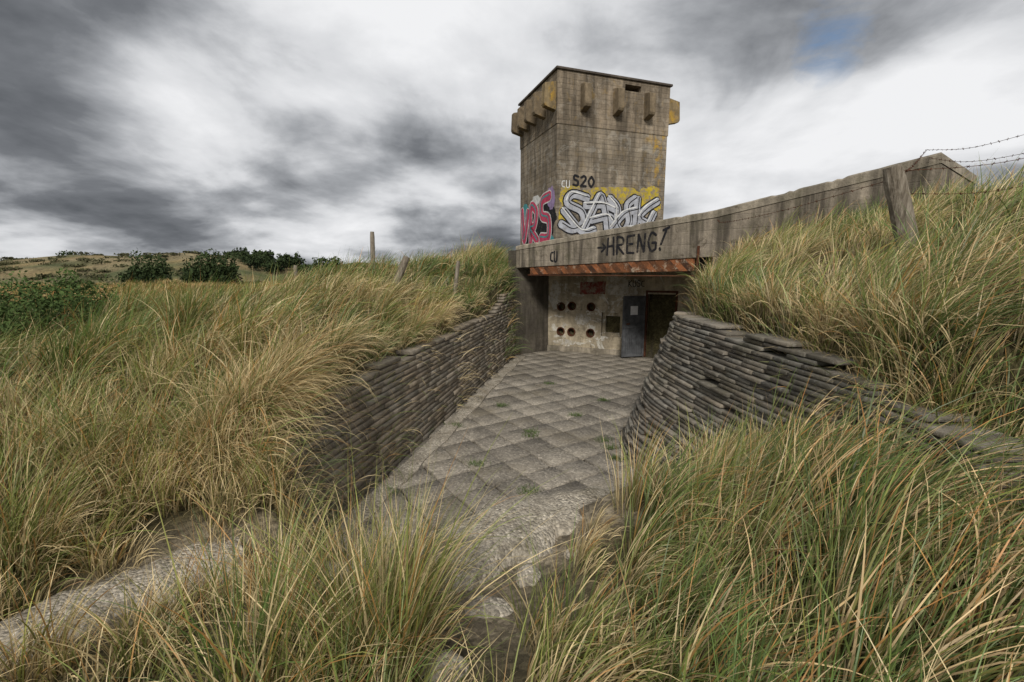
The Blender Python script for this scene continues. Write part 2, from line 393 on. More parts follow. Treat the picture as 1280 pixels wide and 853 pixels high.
def rock(name,c,r,seed):
    import bmesh
    bm=bmesh.new(); bmesh.ops.create_icosphere(bm,subdivisions=3,radius=1)
    rr=random.Random(seed); o=rr.random()*50
    for v in bm.verts:
        p=v.co; k=1+.7*(float(fbm(np.array(p.x*1.6+o+p.z),np.array(p.y*1.6-p.z+o),1))-.45)+.2*(float(fbm(np.array(p.x*5+o),np.array(p.y*5+p.z*5),3))-.45)
        v.co=Vector((p.x*r[0]*k,p.y*r[1]*k,p.z*r[2]*k))+Vector(c)
    m=bpy.data.meshes.new(name); bm.to_mesh(m); bm.free(); m.materials.append(agg_mat)
    for p in m.polygons:p.use_smooth=True
    link(bpy.data.objects.new(name,m))
hz=lambda x,y: float(height(np.array([x]),np.array([y]))[0])
rock('concrete_lump',(-.33,1.9,hz(-.33,1.9)+.03),(.13,.1,.08),3)
rock('concrete_lump',(-.15,2.55,hz(-.15,2.55)-.02),(.17,.12,.07),5)
rock('concrete_lump',(.12,2.95,hz(.12,2.95)),(.10,.12,.06),9)
rock('concrete_lump',(.45,3.1,hz(.45,3.1)),(.07,.06,.05),12)

# ------------------------------------------------------------------ graffiti
def ribbon_set(name,O,a,strokes,mat,off,w,parent,smooth=True,step=.0005):
    n=(a[1],-a[0]); V=[];Fc=[]
    for si,st in enumerate(strokes):
        ww=w
        P=catmull(st,6) if smooth and len(st)>2 else np.array(st,float)
        if len(P)==2: P=np.array([P[0],(P[0]+P[1])/2,P[1]])
        e0=P[0]-(P[1]-P[0])/np.linalg.norm(P[1]-P[0])*ww*.3; e1=P[-1]+(P[-1]-P[-2])/np.linalg.norm(P[-1]-P[-2])*ww*.3
        P=np.vstack([e0,P,e1]); b=len(V); d=off+si*step
        for i,p in enumerate(P):
            t=P[min(i+1,len(P)-1)]-P[max(i-1,0)]; t=t/(np.linalg.norm(t)+1e-9); q=np.array([-t[1],t[0]])
            hw=ww/2*(.6 if i in(0,len(P)-1) else 1)
            for sg in (1,-1):
                s,z=p+q*hw*sg; V.append((O[0]+a[0]*s+n[0]*d,O[1]+a[1]*s+n[1]*d,z))
        for i in range(len(P)-1): Fc.append((b+2*i,b+2*i+1,b+2*i+3,b+2*i+2))
    return mesh_obj(name,V,Fc,mat,parent)
def blob(name,O,a,cs,cz,rs,rz,mat,off,parent,seed=0):
    n=(a[1],-a[0]); V=[]
    for k in range(60):
        t=2*math.pi*k/60; r=.7+.6*float(fbm(np.array(math.cos(t)*2.5+seed*7+9),np.array(math.sin(t)*2.5+seed*3+9),seed))
        s=cs+rs*r*math.cos(t); z=cz+rz*r*math.sin(t)
        V.append((O[0]+a[0]*s+n[0]*off,O[1]+a[1]*s+n[1]*off,z))
    return mesh_obj(name,V,[tuple(range(60))],mat,parent)
def paint(name,c,wear=.3,under=(.22,.18,.135)):
    M=NT(name); b=np.array(c)
    cc=M.ramp(M.noise(5,8,rough=.7),[(.3,tuple(b*.6)),(.7,tuple(np.minimum(b*1.2,1)))])
    w=M.ramp(M.noise(6,9,rough=.8),[(.6-.15*wear,0),(.68-.12*wear,1)])
    cc=M.mix(M.math('MULTIPLY',w,min(1,wear*1.3)),cc,under); M.col(cc); M.b.inputs['Roughness'].default_value=.7; M.bump(M.noise(30,5),.5,.015); return M.m
black=paint('paint_black',(.012,.012,.014),.3); silver=paint('paint_silver',(.36,.37,.40),.35); yellow=paint('paint_yellow',(.45,.34,.03),.9)
pink=paint('paint_pink',(.5,.06,.12),.25); cyan=paint('paint_cyan',(.06,.28,.3),.3); white=paint('paint_white',(.62,.62,.6),.3); redp=paint('paint_red',(.19,.035,.025),.8); purple=paint('paint_purple',(.3,.22,.38),.3)

# ------------------------------------------------------------------ tower
tower=empty('observation_tower')
TA=(1.5,16.0); ta=np.array([.943,.332]); ta/=np.linalg.norm(ta); ta=tuple(ta); tb=(-ta[1],ta[0])
W=4.4;D=3.5
def TP(s,t): return (TA[0]+ta[0]*s+tb[0]*t,TA[1]+ta[1]*s+tb[1]*t)
body=prism('tower_walls',[TP(0,0),TP(W,0),TP(W,D),TP(0,D)],2.6,7.6,tower_mat,tower); bevel(body,.03)
up=prism('upper_storey',[TP(-.018,-.018),TP(W+.018,-.018),TP(W+.018,D+.018),TP(-.018,D+.018)],7.53,9.2,tower_up,tower)
cut(up,[boxf('c',TA,ta,2.55,3.2,8.86,9.06,-.6,.3,None)]); bevel(up,.015)
cap=prism('roof_slab',[TP(-.08,-.08),TP(W+.08,-.08),TP(W+.08,D+.08),TP(-.08,D+.08)],9.2,9.28,roof_mat,tower); bevel(cap,.02)
def fin(name,O,a,s,th,z0,z1,proj,mat):
    n=(a[1],-a[0]); P=lambda ss,d:(O[0]+a[0]*ss+n[0]*d,O[1]+a[1]*ss+n[1]*d)
    prof=[(-.05,z0),(proj*.9,z0+.12),(proj,z0+.2),(proj*.93,z1-.1),(-.05,z1)]
    V=[];m=len(prof)
    for ss in (s-th/2,s+th/2):
        for d,z in prof: x,y=P(ss,d); V.append((x,y,z))
    f=[tuple(range(m))[::-1],tuple(range(m,2*m))]+[(i,(i+1)%m,m+(i+1)%m,m+i) for i in range(m)]
    o=mesh_obj(name,V,f,mat,tower); bevel(o,.015)
for i,s in enumerate((.95,2.2,3.45)): fin('fin_%d'%i,TA,ta,s,.24,7.95,8.88,.38,fin_mat)
fl=TP(0,D); al=(-tb[0],-tb[1])
for i,t in enumerate((.2,1.05,1.85,2.6,3.25)): fin('side_fin_%d'%i,fl,al,D-t,.24,7.95,8.88,.45,fin_yel if i==0 else fin_mat)
fr=TP(W,0)
for i,t in enumerate((.16,1.2,2.3,3.2)): fin('far_fin_%d'%i,fr,tb,t,.22,7.95,8.88,.55,fin_yel)
for i,(cs,cz,rs,rz) in enumerate([(.6,5.2,.55,.42),(2.3,5.35,1.5,.28),(3.75,5.25,.55,.5),(.35,4.5,.3,.5)]):
    blob('graffiti_yellow_%d'%i,TA,ta,cs,cz,rs*.9,rz,yellow,.004+.0006*i,tower,i+1)
SP=[[(1.1,1.2),(.5,1.3),(.3,1.0),(.85,.75),(.95,.35),(.5,.1),(.05,.28)],
    [(.95,.1),(1.3,.75),(1.62,1.32),(1.85,.7),(1.95,.1)],[(1.25,.45),(1.95,.6),(2.2,.4)],
    [(2.0,1.25),(2.35,.9),(2.3,.35),(2.6,.08),(2.85,.45),(2.75,1.0),(3.1,1.3)],
    [(3.2,1.3),(3.12,.05)],[(4.1,1.25),(3.6,.95),(3.3,.6),(3.8,.35),(4.2,.05)],[(2.3,.85),(1.75,1.0),(1.0,.95)],[(2.85,.2),(3.6,.3),(3.95,.8)],[(.15,.75),(.9,.05),(1.4,.12)],[(2.1,.15),(2.6,.7),(3.2,.9)]]
SP=[[(p[0]*.97+.13,p[1]*.98+4.02) for p in st] for st in SP]
ribbon_set('graffiti_outline',TA,ta,SP,black,.008,.36,tower)
ribbon_set('graffiti_fill',TA,ta,SP,silver,.014,.265,tower,step=.0006)
ribbon_set('graffiti_lines',TA,ta,[[(s+.06,z+.03) for s,z in st] for st in SP],black,.021,.035,tower)
ribbon_set('graffiti_shine',TA,ta,[[(s-.06,z+.08) for s,z in st[:3]] for st in SP if len(st)>2],white,.0265,.045,tower)
LET={'H':[[(0,0),(.05,1)],[(.5,0),(.45,1.05)],[(0,.5),(.5,.55)]],'R':[[(0,0),(0,1)],[(0,1),(.4,.92),(.42,.6),(0,.5)],[(0,.5),(.5,0)]],
'E':[[(.5,1),(0,.95)],[(0,.97),(.0,.02)],[(0,.02),(.5,0)],[(0,.5),(.4,.52)]],'N':[[(0,0),(.05,1)],[(.05,1),(.45,0)],[(.45,0),(.5,1)]],
'G':[[(.5,.85),(.2,1),(0,.5),(.2,0),(.5,.1)],[(.5,.1),(.5,.45)],[(.5,.45),(.25,.45)]],'!':[[(.45,1.15),(.1,.3)],[(.02,.1),(.06,-.02)],[(.2,1.05),(.6,1.2)]],
'>':[[(0,.5),(.6,.5)],[(.35,.75),(.6,.5)],[(.6,.5),(.3,.25)]],'S':[[(.5,.9),(.15,1),(.1,.65),(.45,.45),(.4,.05),(.0,.1)]],'2':[[(0,.8),(.3,1),(.45,.7),(0,0)],[(0,0),(.5,.02)]],'O':[[(.25,1),(0,.5),(.25,0),(.5,.5),(.27,1)]],
'C':[[(.5,.9),(.1,.8),(.05,.2),(.5,.05)]],'U':[[(0,1),(.05,.1),(.45,.1),(.5,1)]],'K':[[(0,0),(.03,1)],[(.5,1),(.03,.5)],[(.03,.5),(.5,0)]]}
def text(name,s,O,a,s0,z0,w,h,th,mat,off,parent,slope=0):
    st=[];x=s0
    for i,ch in enumerate(s):
        for q in LET[ch]: st.append([(x+p[0]*w*1.35,z0+p[1]*h+slope*(x-s0)) for p in q])
        x+=w
    ribbon_set(name,O,a,st,mat,off,th,parent)
text('graffiti_tag','S2O',TA,ta,.62,5.58,.30,.34,.08,black,.0085,tower)
text('graffiti_tag_small','CU',TA,ta,.2,5.5,.17,.24,.03,white,.0085,tower)
for i,(cs,cz,rs,rz,mm) in enumerate([(1.0,4.3,1.1,.7,black),(2.5,4.5,1.1,.85,black),(.5,5.0,.5,.35,cyan),(3.0,5.2,.45,.4,purple),(1.6,5.3,.5,.2,white),(2.9,3.7,.5,.3,cyan)]):
    blob('side_paint_%d'%i,fl,al,cs+.1,cz,rs*.8,rz,mm,.004+.0006*i,tower,i+4)
VP=[[(.25,5.1),(.5,3.9),(.9,5.0)],[(1.2,3.8),(1.2,5.1),(1.75,4.9),(1.6,4.4),(1.2,4.3),(1.9,3.8)],[(3.0,5.3),(2.3,5.2),(2.3,4.7),(2.9,4.5),(2.9,3.9),(2.2,3.9)]]
ribbon_set('side_outline',fl,al,VP,white,.009,.42,tower)
ribbon_set('side_fill',fl,al,VP,pink,.012,.33,tower)
ribbon_set('side_shine',fl,al,[[(s-.05,z+.05) for s,z in st] for st in VP],cyan,.0145,.06,tower)

# ------------------------------------------------------------------ bunker
bunker=empty('concrete_bunker')
prism('roof_deck',[(.4,14.6),(4.75,10.75),(7.3,8.4),(8.6,9.2),(9.5,20),(-.4,21)],2.74,3.2,darkconc,bunker)
pa=np.array(P1)-np.array(P0); PL=np.linalg.norm(pa); pa=tuple(pa/PL); pn=(pa[1],-pa[0])
pb=np.array(P2)-np.array(P1); PL2=np.linalg.norm(pb); pb=tuple(pb/PL2)
th=.4
def offp(p,nv,d): return (p[0]+nv[0]*d,p[1]+nv[1]*d)
nb=(pb[1],-pb[0]); nm=((pn[0]+nb[0])/2,(pn[1]+nb[1])/2)
pc=np.array(P3)-np.array(P2); pc=pc/np.linalg.norm(pc); nc=(pc[1],-pc[0]); nmc=((nb[0]+nc[0])/2,(nb[1]+nc[1])/2)
band=prism('parapet_band',[P0,P1,offp(P1,nm,-th),offp(P0,pn,-th)],[2.79,3.0,3.0,2.79],[3.33,3.86,3.86,3.33],parapet_mat,bunker)
band2=prism('parapet_wing',[P1,P2,P3,offp(P3,nc,-th),offp(P2,nmc,-th),offp(P1,nm,-th)],1.8,[3.86,4.46,4.28,4.28,4.46,3.86],parapet_mat,bunker)
e=.02
def rough_coping(name,pts,z0s,z1s):
    """coping as a subdivided bar with chipped upper edge"""
    V=[];Fc=[]
    (A0,A1),(B0,B1)=pts
    n=46
    for i in range(n+1):
        f=i/n; L_=lambda p,q:(p[0]+(q[0]-p[0])*f,p[1]+(q[1]-p[1])*f)
        a_=L_(A0,A1);b_=L_(B0,B1); zl=z0s[0]+(z0s[1]-z0s[0])*f; zh=z1s[0]+(z1s[1]-z1s[0])*f
        j=.035*(float(fbm(np.array(a_[0]*3.),np.array(a_[1]*3.),7))-.45)-.03*float(vnoise(np.array(a_[0]*9.),np.array(a_[1]*9.),3)>.78)
        mx_=(a_[0]*.9+b_[0]*.1,a_[1]*.9+b_[1]*.1)
        V+=[(a_[0],a_[1],zl),(a_[0],a_[1],zh-.03+j),(mx_[0],mx_[1],zh+j*.8),(b_[0],b_[1],zh+j*.4),(b_[0],b_[1],zl)]
    for i in range(n):
        for k in range(4): q=i*5+k; Fc.append((q,q+1,q+6,q+5))
    Fc.append((0,4,3,2,1)); q=n*5; Fc.append((q,q+1,q+2,q+3,q+4))
    Fc=[f[::-1] for f in Fc]
    return mesh_obj(name,V,Fc,coping_mat,bunker)
rough_coping('coping',((offp(P0,pn,e),offp(P1,nm,e)),(offp(P0,pn,-th-.05),offp(P1,nm,-th-.05))),(3.331,3.861),(3.46,4.03))
rough_coping('coping_wing',((offp(P1,nm,e),offp(P2,nmc,e)),(offp(P1,nm,-th-.05),offp(P2,nmc,-th-.05))),(3.861,4.461),(4.03,4.64))
rough_coping('coping_end',((offp(P2,nmc,e),offp(P3,nc,e)),(offp(P2,nmc,-th-.05),offp(P3,nc,-th-.05))),(4.461,4.281),(4.64,4.46))
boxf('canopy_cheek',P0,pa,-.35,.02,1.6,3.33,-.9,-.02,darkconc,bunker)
M=NT('striped_steel')
dv=M.N('ShaderNodeVectorMath',operation='DOT_PRODUCT'); dv.inputs[1].default_value=(pa[0],pa[1],1.0); M.L(M.tc.outputs['Object'],dv.inputs[0])
fr_=M.math('FRACT',M.math('MULTIPLY',dv.outputs['Value'],2.6)); sm=M.ramp(fr_,[(.0,0),(.48,0),(.52,1),(.97,1),(1,0)])
c=M.mix(sm,(.04,.022,.014),(.27,.10,.04)); c=M.mix(M.ramp(M.noise(3,9,rough=.8),[(.40,0),(.54,.9)]),c,(.12,.05,.022))
c=M.mix(M.ramp(M.noise(5,9,rough=.8),[(.56,0),(.62,.7)]),c,(.36,.29,.21))
M.col(c); M.bump(M.noise(20,8),.8,.02); stripe=M.m
rust=NT('rusty_steel'); rust.col(rust.ramp(rust.noise(6,9,rough=.8),[(.3,(.03,.016,.01)),(.55,(.09,.035,.018)),(.75,(.16,.07,.035))])); rust.bump(rust.noise(25,6),.8,.02); rust=rust.m
lt=prism('striped_lintel',[offp((P0[0]+pa[0]*.55,P0[1]+pa[1]*.55),pn,-.03),offp((P0[0]+pa[0]*5.55,P0[1]+pa[1]*5.55),pn,-.03),offp((P0[0]+pa[0]*5.55,P0[1]+pa[1]*5.55),pn,-.2),offp((P0[0]+pa[0]*.55,P0[1]+pa[1]*.55),pn,-.2)],[2.58,2.68,2.68,2.58],[2.805,2.985,2.985,2.805],stripe,bunker)
boxf('lintel_flange',P0,pa,.5,5.6,2.553,2.577,-.25,.03,rust,bunker)
boxf('hanging_bracket',P0,pa,5.62,5.67,2.6,3.25,.01,.04,rust,bunker)
A=(1.25,15.6); a=np.array([.8966,-.4428]); a=tuple(a/np.linalg.norm(a))
fac=boxf('facade_wall',A,a,-.3,5.4,-.1,2.735,-1.6,0,facade_mat,bunker)
def cyl_cut(s,z,r,depth):
    n=(a[1],-a[0]); V=[];K=16
    for d in (.1,-depth):
        for k in range(K):
            t=2*math.pi*k/K; x=A[0]+a[0]*(s+r*math.cos(t))+n[0]*d; y=A[1]+a[1]*(s+r*math.cos(t))+n[1]*d; V.append((x,y,z+r*math.sin(t)))
    f=[tuple(range(K))[::-1],tuple(range(K,2*K))]+[(k,(k+1)%K,K+(k+1)%K,K+k) for k in range(K)]
    o=mesh_obj('c',V,f)
    import bmesh
    bm=bmesh.new(); bm.from_mesh(o.data); bmesh.ops.recalc_face_normals(bm,faces=bm.faces); bm.to_mesh(o.data); bm.free()
    return o
HOL=((.46,1.5),(.84,1.53),(1.5,1.52),(.46,.66),(.84,.66),(1.5,.66))
cut(fac,[cyl_cut(s,z,.125,.9) for s,z in HOL]+[boxf('c',A,a,1.86,2.52,.58,1.36,-.12,.1,None)])
cut(fac,[boxf('c',A,a,1.97,2.44,.7,1.24,-.24,.1,None)])
cut(fac,[boxf('c',A,a,2.06,2.36,.8,1.12,-1.2,.1,None),boxf('c',A,a,3.3,4.12,-.3,1.98,-1.3,.1,None)])
def ring(s,z,r):
    n=(a[1],-a[0]); V=[];Fc=[];K=20
    for k in range(K):
        t=2*math.pi*k/K
        for rr,d in ((r*.9,-.35),(r*.93,.03),(r*1.16,.03),(r*1.2,-.01)):
            V.append((A[0]+a[0]*(s+rr*math.cos(t))+n[0]*d,A[1]+a[1]*(s+rr*math.cos(t))+n[1]*d,z+rr*math.sin(t)))
    for k in range(K):
        for j in range(3): Fc.append((k*4+j,((k+1)%K)*4+j,((k+1)%K)*4+j+1,k*4+j+1))
    mesh_obj('pipe_rim',V,Fc,rust,bunker)
for s,z in HOL: ring(s,z,.125)
boxf('plinth',A,a,0,3.2,-.05,.16,0.001,.07,coping_mat,bunker)
n_=(a[1],-a[0])
mesh_obj('painted_sign',[(A[0]+a[0]*s+n_[0]*.004,A[1]+a[1]*s+n_[1]*.004,z) for s,z in ((1.1,1.92),(1.95,1.95),(1.98,2.36),(1.12,2.33))],[(0,1,2,3)],redp,bunker)
ww=paint('whitewash_paint',(.5,.47,.41),.9,(.3,.26,.19))
for i,(cs,cz,rs,rz) in enumerate([(.25,1.9,.2,.5),(2.5,2.15,.5,.3),(.6,.3,.4,.1),(1.2,1.1,.25,.2)]): blob('whitewash_%d'%i,A,a,cs,cz,rs,rz,ww,.003+i*.0006,bunker,i+9)
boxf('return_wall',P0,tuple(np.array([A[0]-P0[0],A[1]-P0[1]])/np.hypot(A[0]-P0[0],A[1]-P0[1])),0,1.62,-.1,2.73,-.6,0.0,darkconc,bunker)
E1=(A[0]+a[0]*4.62,A[1]+a[1]*4.62); E2=(4.62,10.72)
av=np.array([E2[0]-E1[0],E2[1]-E1[1]]); aL=np.linalg.norm(av); av=tuple(av/aL)
boxf('side_wall',E1,av,-.1,aL+.05,-.1,2.95,-.5,0.0,facade_mat,bunker)
boxf('door_frame_left',A,a,3.24,3.3,0,2.03,-.1,.03,rust,bunker); boxf('door_frame_right',A,a,4.12,4.18,0,2.03,-.1,.03,rust,bunker); boxf('door_frame_head',A,a,3.24,4.18,2.031,2.09,-.1,.03,rust,bunker)
H=(A[0]+a[0]*3.26+a[1]*.06,A[1]+a[1]*3.26-a[0]*.06)
da=(-a[0]*math.cos(.75)+a[1]*math.sin(.75),-a[1]*math.cos(.75)-a[0]*math.sin(.75))
steel=plain('grey_steel_door',(.085,.088,.092),.6,.35,.0)
O2=(H[0]+da[0]*.78,H[1]+da[1]*.78); ad=(-da[0],-da[1])
lf=boxf('door_leaf',O2,ad,0,.76,.03,1.93,-.04,0,steel,bunker); bevel(lf,.006)
for nme,q in (('stile_l',(0.01,.07,.05,1.91)),('stile_r',(.69,.75,.05,1.91)),('rail_b',(.071,.689,.05,.13)),('rail_m',(.071,.689,.95,1.02)),('rail_t',(.071,.689,1.84,1.91))):
    boxf('door_'+nme,O2,ad,q[0],q[1],q[2],q[3],0.001,.03,steel,bunker)
for i in range(9): boxf('door_bar_%d'%i,O2,ad,.12+i*.065,.14+i*.065,.131,.949,.001,.02,steel,bunker)
boxf('door_notice',O2,ad,.25,.5,1.35,1.62,.002,.008,plain('notice_paper',(.7,.7,.7),.8,.1),bunker)
boxf('door_bolt',O2,ad,.1,.22,1.06,1.10,.031,.05,rust,bunker)
text('graffiti_hreng','>HRENG!',P0,pa,2.95,3.08,.29,.44,.055,black,.004,bunker,slope=.065)
text('graffiti_small','CU',P0,pa,1.35,2.95,.14,.3,.05,black,.004,bunker)
text('graffiti_fine','KUSC',A,a,2.7,2.2,.13,.2,.025,black,.006,bunker)

# ------------------------------------------------------------------ posts + wire
M=NT('weathered_wood'); st=M.noise(5,8,M.mp((6,6,.6)),rough=.7)
c=M.ramp(st,[(.3,(.07,.055,.04)),(.5,(.2,.17,.13)),(.7,(.36,.32,.26))]); M.col(c); M.bump(st,1,.02); wood=M.m
def post(base,top,r):
    b=Vector(base);t=Vector(top);d=(t-b); K=12;V=[];Fc=[]; L=10
    u=d.normalized().orthogonal().normalized(); w=d.normalized().cross(u)
    for i in range(L+1):
        f=i/L; rr=r*(1.06-.12*f)*(1 if i<L else .82)
        for k in range(K):
            an=2*math.pi*k/K; q=rr*(1+.07*math.sin(3*an+f*2)+random.gauss(0,.02))
            V.append(b+d*f+u*q*math.cos(an)+w*q*math.sin(an))
    for i in range(L):
        for k in range(K): Fc.append((i*K+k,i*K+(k+1)%K,(i+1)*K+(k+1)%K,(i+1)*K+k))
    Fc.append(tuple(range(L*K,L*K+K)))
    return mesh_obj('fence_post',V,Fc,wood,smooth=False)
post((4.88,5.5,2.4),(4.39,5.5,3.86),.11)
post((-3.62,12,2.3),(-3.6,12,3.68),.06)
post((-2.5,9.0,1.9),(-2.05,9.0,2.95),.075)
post((-9.4,20,1.6),(-9.4,20,2.95),.08)
post((-1.42,11.2,2.0),(-1.3,11.2,2.92),.05)
post((7.6,5.0,3.2),(7.55,5.0,4.75),.08)
wires=[[(4.39,5.5,3.72),(4.9,6.0,3.86),(5.9,7.0,4.2),(7.1,8.2,4.72)],[(7.1,8.2,4.72),(6.9,7.2,4.5),(6.9,6.2,4.48),(7.55,5.0,4.62)],[(7.1,8.2,4.6),(6.9,7.2,4.3),(6.9,6.2,4.22),(7.55,5.0,4.3)],
       [(4.36,5.5,3.8),(5.4,5.3,3.85),(6.5,5.15,4.1),(7.55,5.0,4.4)],[(4.45,5.5,3.55),(5.4,5.3,3.55),(6.5,5.15,3.8),(7.55,5.0,4.1)],[(4.36,5.5,3.7),(4.0,7,3.55),(4.1,9,3.6),(4.56,10.4,3.8)]]
cu=bpy.data.curves.new('barbed_wire','CURVE'); cu.dimensions='3D'; cu.bevel_depth=.003
def addspl(pts):
    s=cu.splines.new('POLY'); s.points.add(len(pts)-1)
    for i,p in enumerate(pts): s.points[i].co=(*p,1)
for w_ in wires:
    L=catmull(w_,10); addspl(L)
    seg=np.linalg.norm(L[1:]-L[:-1],axis=1); cum=np.r_[0,np.cumsum(seg)]
    for s in np.arange(.06,cum[-1],.12):
        p=np.array([np.interp(s,cum,L[:,i]) for i in range(3)])
        for _ in range(2):
            v=rng.normal(size=3); v=v/np.linalg.norm(v)*.018; addspl([p-v,p+v])
cu.materials.append(rust); link(bpy.data.objects.new('barbed_wire',cu))

# ------------------------------------------------------------------ grass
GV=[];GF=[];GC=[];nv=[0]
def blades(root,az,t0,bend,ln,wd,cb,ct,segs):
    N=len(az); p=root.copy(); side_h=np.stack([-np.sin(az),np.cos(az),np.zeros(N)],-1)
    tw=rng.uniform(-1.1,1.1,N); V=np.zeros((N,segs+1,2,3),np.float32); C=np.zeros((N,segs+1,2,3),np.float32)
    azc=az.copy(); wob=rng.normal(0,.3,N)
    for k in range(segs+1):
        f=k/segs; th=t0+bend*f**1.25; azk=azc+wob*f
        d=np.stack([np.sin(th)*np.cos(azk),np.sin(th)*np.sin(azk),np.cos(th)],-1)
        nrm=np.cross(d,side_h); s=side_h*np.cos(tw)[:,None]+nrm*np.sin(tw)[:,None]
        w=(wd*.5*(1-f**2.2*.93))[:,None]
        V[:,k,0]=p-s*w;V[:,k,1]=p+s*w
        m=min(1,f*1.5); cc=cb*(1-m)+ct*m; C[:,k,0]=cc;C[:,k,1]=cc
        if k<segs: p=p+d*(ln/segs)[:,None]
    b=(np.arange(N)*(segs+1)*2)[:,None]+nv[0]+(np.arange(segs)*2)[None]
    Fq=np.stack([b,b+1,b+3,b+2],-1).reshape(-1,4)
    GV.append(V.reshape(-1,3));GF.append(Fq);GC.append(C.reshape(-1,3)); nv[0]+=N*(segs+1)*2
def grassmask(x,y,z0):
    d=psd(x,y,PASS); ok=(d>.13)
    rf=psd(x,y,ROOF); ok&=(rf>.03)
    ld=pld(x,y,LEDGE); ok&=(ld>.45)
    r=x/np.maximum(y,.1)
    ok&=~((r>-.24)&(r<.28)&(y>2.15)&(y<4.4))
    ok&=~((r>-.22)&(r<-.02)&(y>1.5)&(y<4.4))
    ok&=~((np.abs(x-2.55)<.22)&(y>3.2)&(y<4.8))
    ok&=np.hypot(x,y)>.95
    ok&=pld(x,y,LEDGE2)>.3
    return ok
LWALL=[(-1.95,4.4),(-1.46,6.6),(-.67,10.65),(.13,14.5)]
def tuss(cx,cy,n,lmean,wmean,segs,wind,tint=None,rad=.09,az0=0.0,straw=.3,spread=1.0,bendm=1.0,trim=True):
    T=len(cx)
    if T==0:return
    k=np.repeat(np.arange(T),n); N=len(k)
    ra=rng.uniform(0,2*np.pi,N); rr=np.sqrt(rng.uniform(0,1,N))*rad*np.repeat(rng.uniform(.6,1.6,T),n)
    x=cx[k]+rr*np.cos(ra);y=cy[k]+rr*np.sin(ra)
    z=height(x,y)-.02
    okr=(psd(x,y,PASS)>.1)
    wv=wind[k] if hasattr(wind,'__len__') else np.full(N,float(wind))
    wv=wv*rng.uniform(.6,1.35,T)[k]; aa=az0+rng.normal(0,.35,T)[k]
    vx=wv*np.cos(aa)+np.cos(ra)*spread*.8*rr/rad+rng.normal(0,.33,N); vy=wv*np.sin(aa)+np.sin(ra)*spread*.8*rr/rad+rng.normal(0,.33,N)
    az=np.arctan2(vy,vx); mag=np.hypot(vx,vy)
    t0=np.clip(.08+.28*mag*rng.uniform(.3,1.2,N),0,1.0); bend=np.clip((.4+.75*mag)*rng.uniform(.3,1.35,N)*bendm,.1,2.1)
    lm=lmean[k] if hasattr(lmean,'__len__') else lmean
    ln=lm*rng.uniform(.45,1.25,N)*rng.uniform(.7,1.25,T)[k]; wd=wmean*rng.uniform(.5,1.5,N)
    # shorter, browsed grass right on the lip of the left wall
    if trim:
        dl=pld(x,y,LWALL); ln=ln*(1-.5*smst(1.0,.2,dl)*smst(5.2,6.6,y))
    hue=(fbm(cx*.45,cy*.45,41)-.3)/.4; hue=np.clip(hue+rng.normal(0,.3,T),0,1)[k]
    g1=np.array([.105,.165,.04]);g2=np.array([.30,.30,.085])
    gt=g1*(1-hue[:,None])+g2*hue[:,None]
    gt=gt*rng.uniform(.55,1.5,N)[:,None]
    sw=np.array([.68,.54,.29])*rng.uniform(.6,1.25,N)[:,None]; org=np.array([.5,.27,.09])*rng.uniform(.6,1.2,N)[:,None]
    u=rng.uniform(0,1,N); sp=np.clip(straw*(.5+1.1*hue),0,1)
    iss=u<sp; iso=(u>sp)&(u<sp+.07)
    ct=np.where(iss[:,None],sw,gt); ct=np.where(iso[:,None],org,ct)
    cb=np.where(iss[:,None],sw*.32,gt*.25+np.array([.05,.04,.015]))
    if tint is not None: ct=ct*np.array(tint);cb=cb*np.array(tint)
    bend=np.where(iss,bend*1.25,bend); ln=np.where(iss,ln*.85,ln)
    m=okr
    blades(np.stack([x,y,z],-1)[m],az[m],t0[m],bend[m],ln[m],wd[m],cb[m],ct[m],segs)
def scatter(x0,x1,y0,y1,dens,fn=None):
    n=int((x1-x0)*(y1-y0)*dens); x=rng.uniform(x0,x1,n);y=rng.uniform(y0,y1,n)
    ok=(np.abs(x)<1.28*y+1.2)&grassmask(x,y,0)
    if fn is not None: ok&=fn(x,y)
    return x[ok],y[ok]
# near field
x,y=scatter(-6,6,.9,4.6,14)
r=x/y
lm=np.where(x<0,.64,.68)
lm=np.where((r>-.3)&(r<.38)&(y<2.6),.40,lm)
lm=np.where((r>=.38)&(r<.55)&(y<2.6),.54,lm)
lm=np.where((x<-1.5)&(y<2.9),.45,lm)
keep=fbm(x*1.3,y*1.3,77)>.36
x,y,lm=x[keep],y[keep],lm[keep]
tuss(x,y,100,lm,.0066,6,np.where(x>.1,1.2,.4),straw=np.where(x>0,.5,.42).mean(),rad=.12)
# right mass: long blades streaming with the wind
x,y=scatter(.8,3.4,1.3,3.8,8,lambda a,b:a/b>.42); tuss(x,y,80,.92,.007,8,1.7,straw=.55,az0=.12,rad=.12,tint=(1.1,1.0,.95))
x=rng.uniform(.1,.95,16);y=rng.uniform(1.35,2.1,16); tuss(x,y,95,np.where(x<.4,.42,.52),.0062,7,1.3,straw=.5,rad=.11,bendm=1.1)
x=rng.uniform(.62,1.1,9);y=rng.uniform(2.2,2.9,9); tuss(x,y,80,.5,.0062,7,1.4,straw=.55,rad=.1,bendm=1.2)
x=rng.uniform(.45,1.3,11);y=rng.uniform(2.6,3.35,11); tuss(x,y,60,.27,.0055,6,1.2,straw=.55,rad=.1,bendm=1.2)
x=rng.uniform(1.15,2.1,20);y=rng.uniform(2.9,3.7,20); m=x/y>.4; tuss(x[m],y[m],95,.56,.0066,7,1.0,straw=.5,rad=.12)
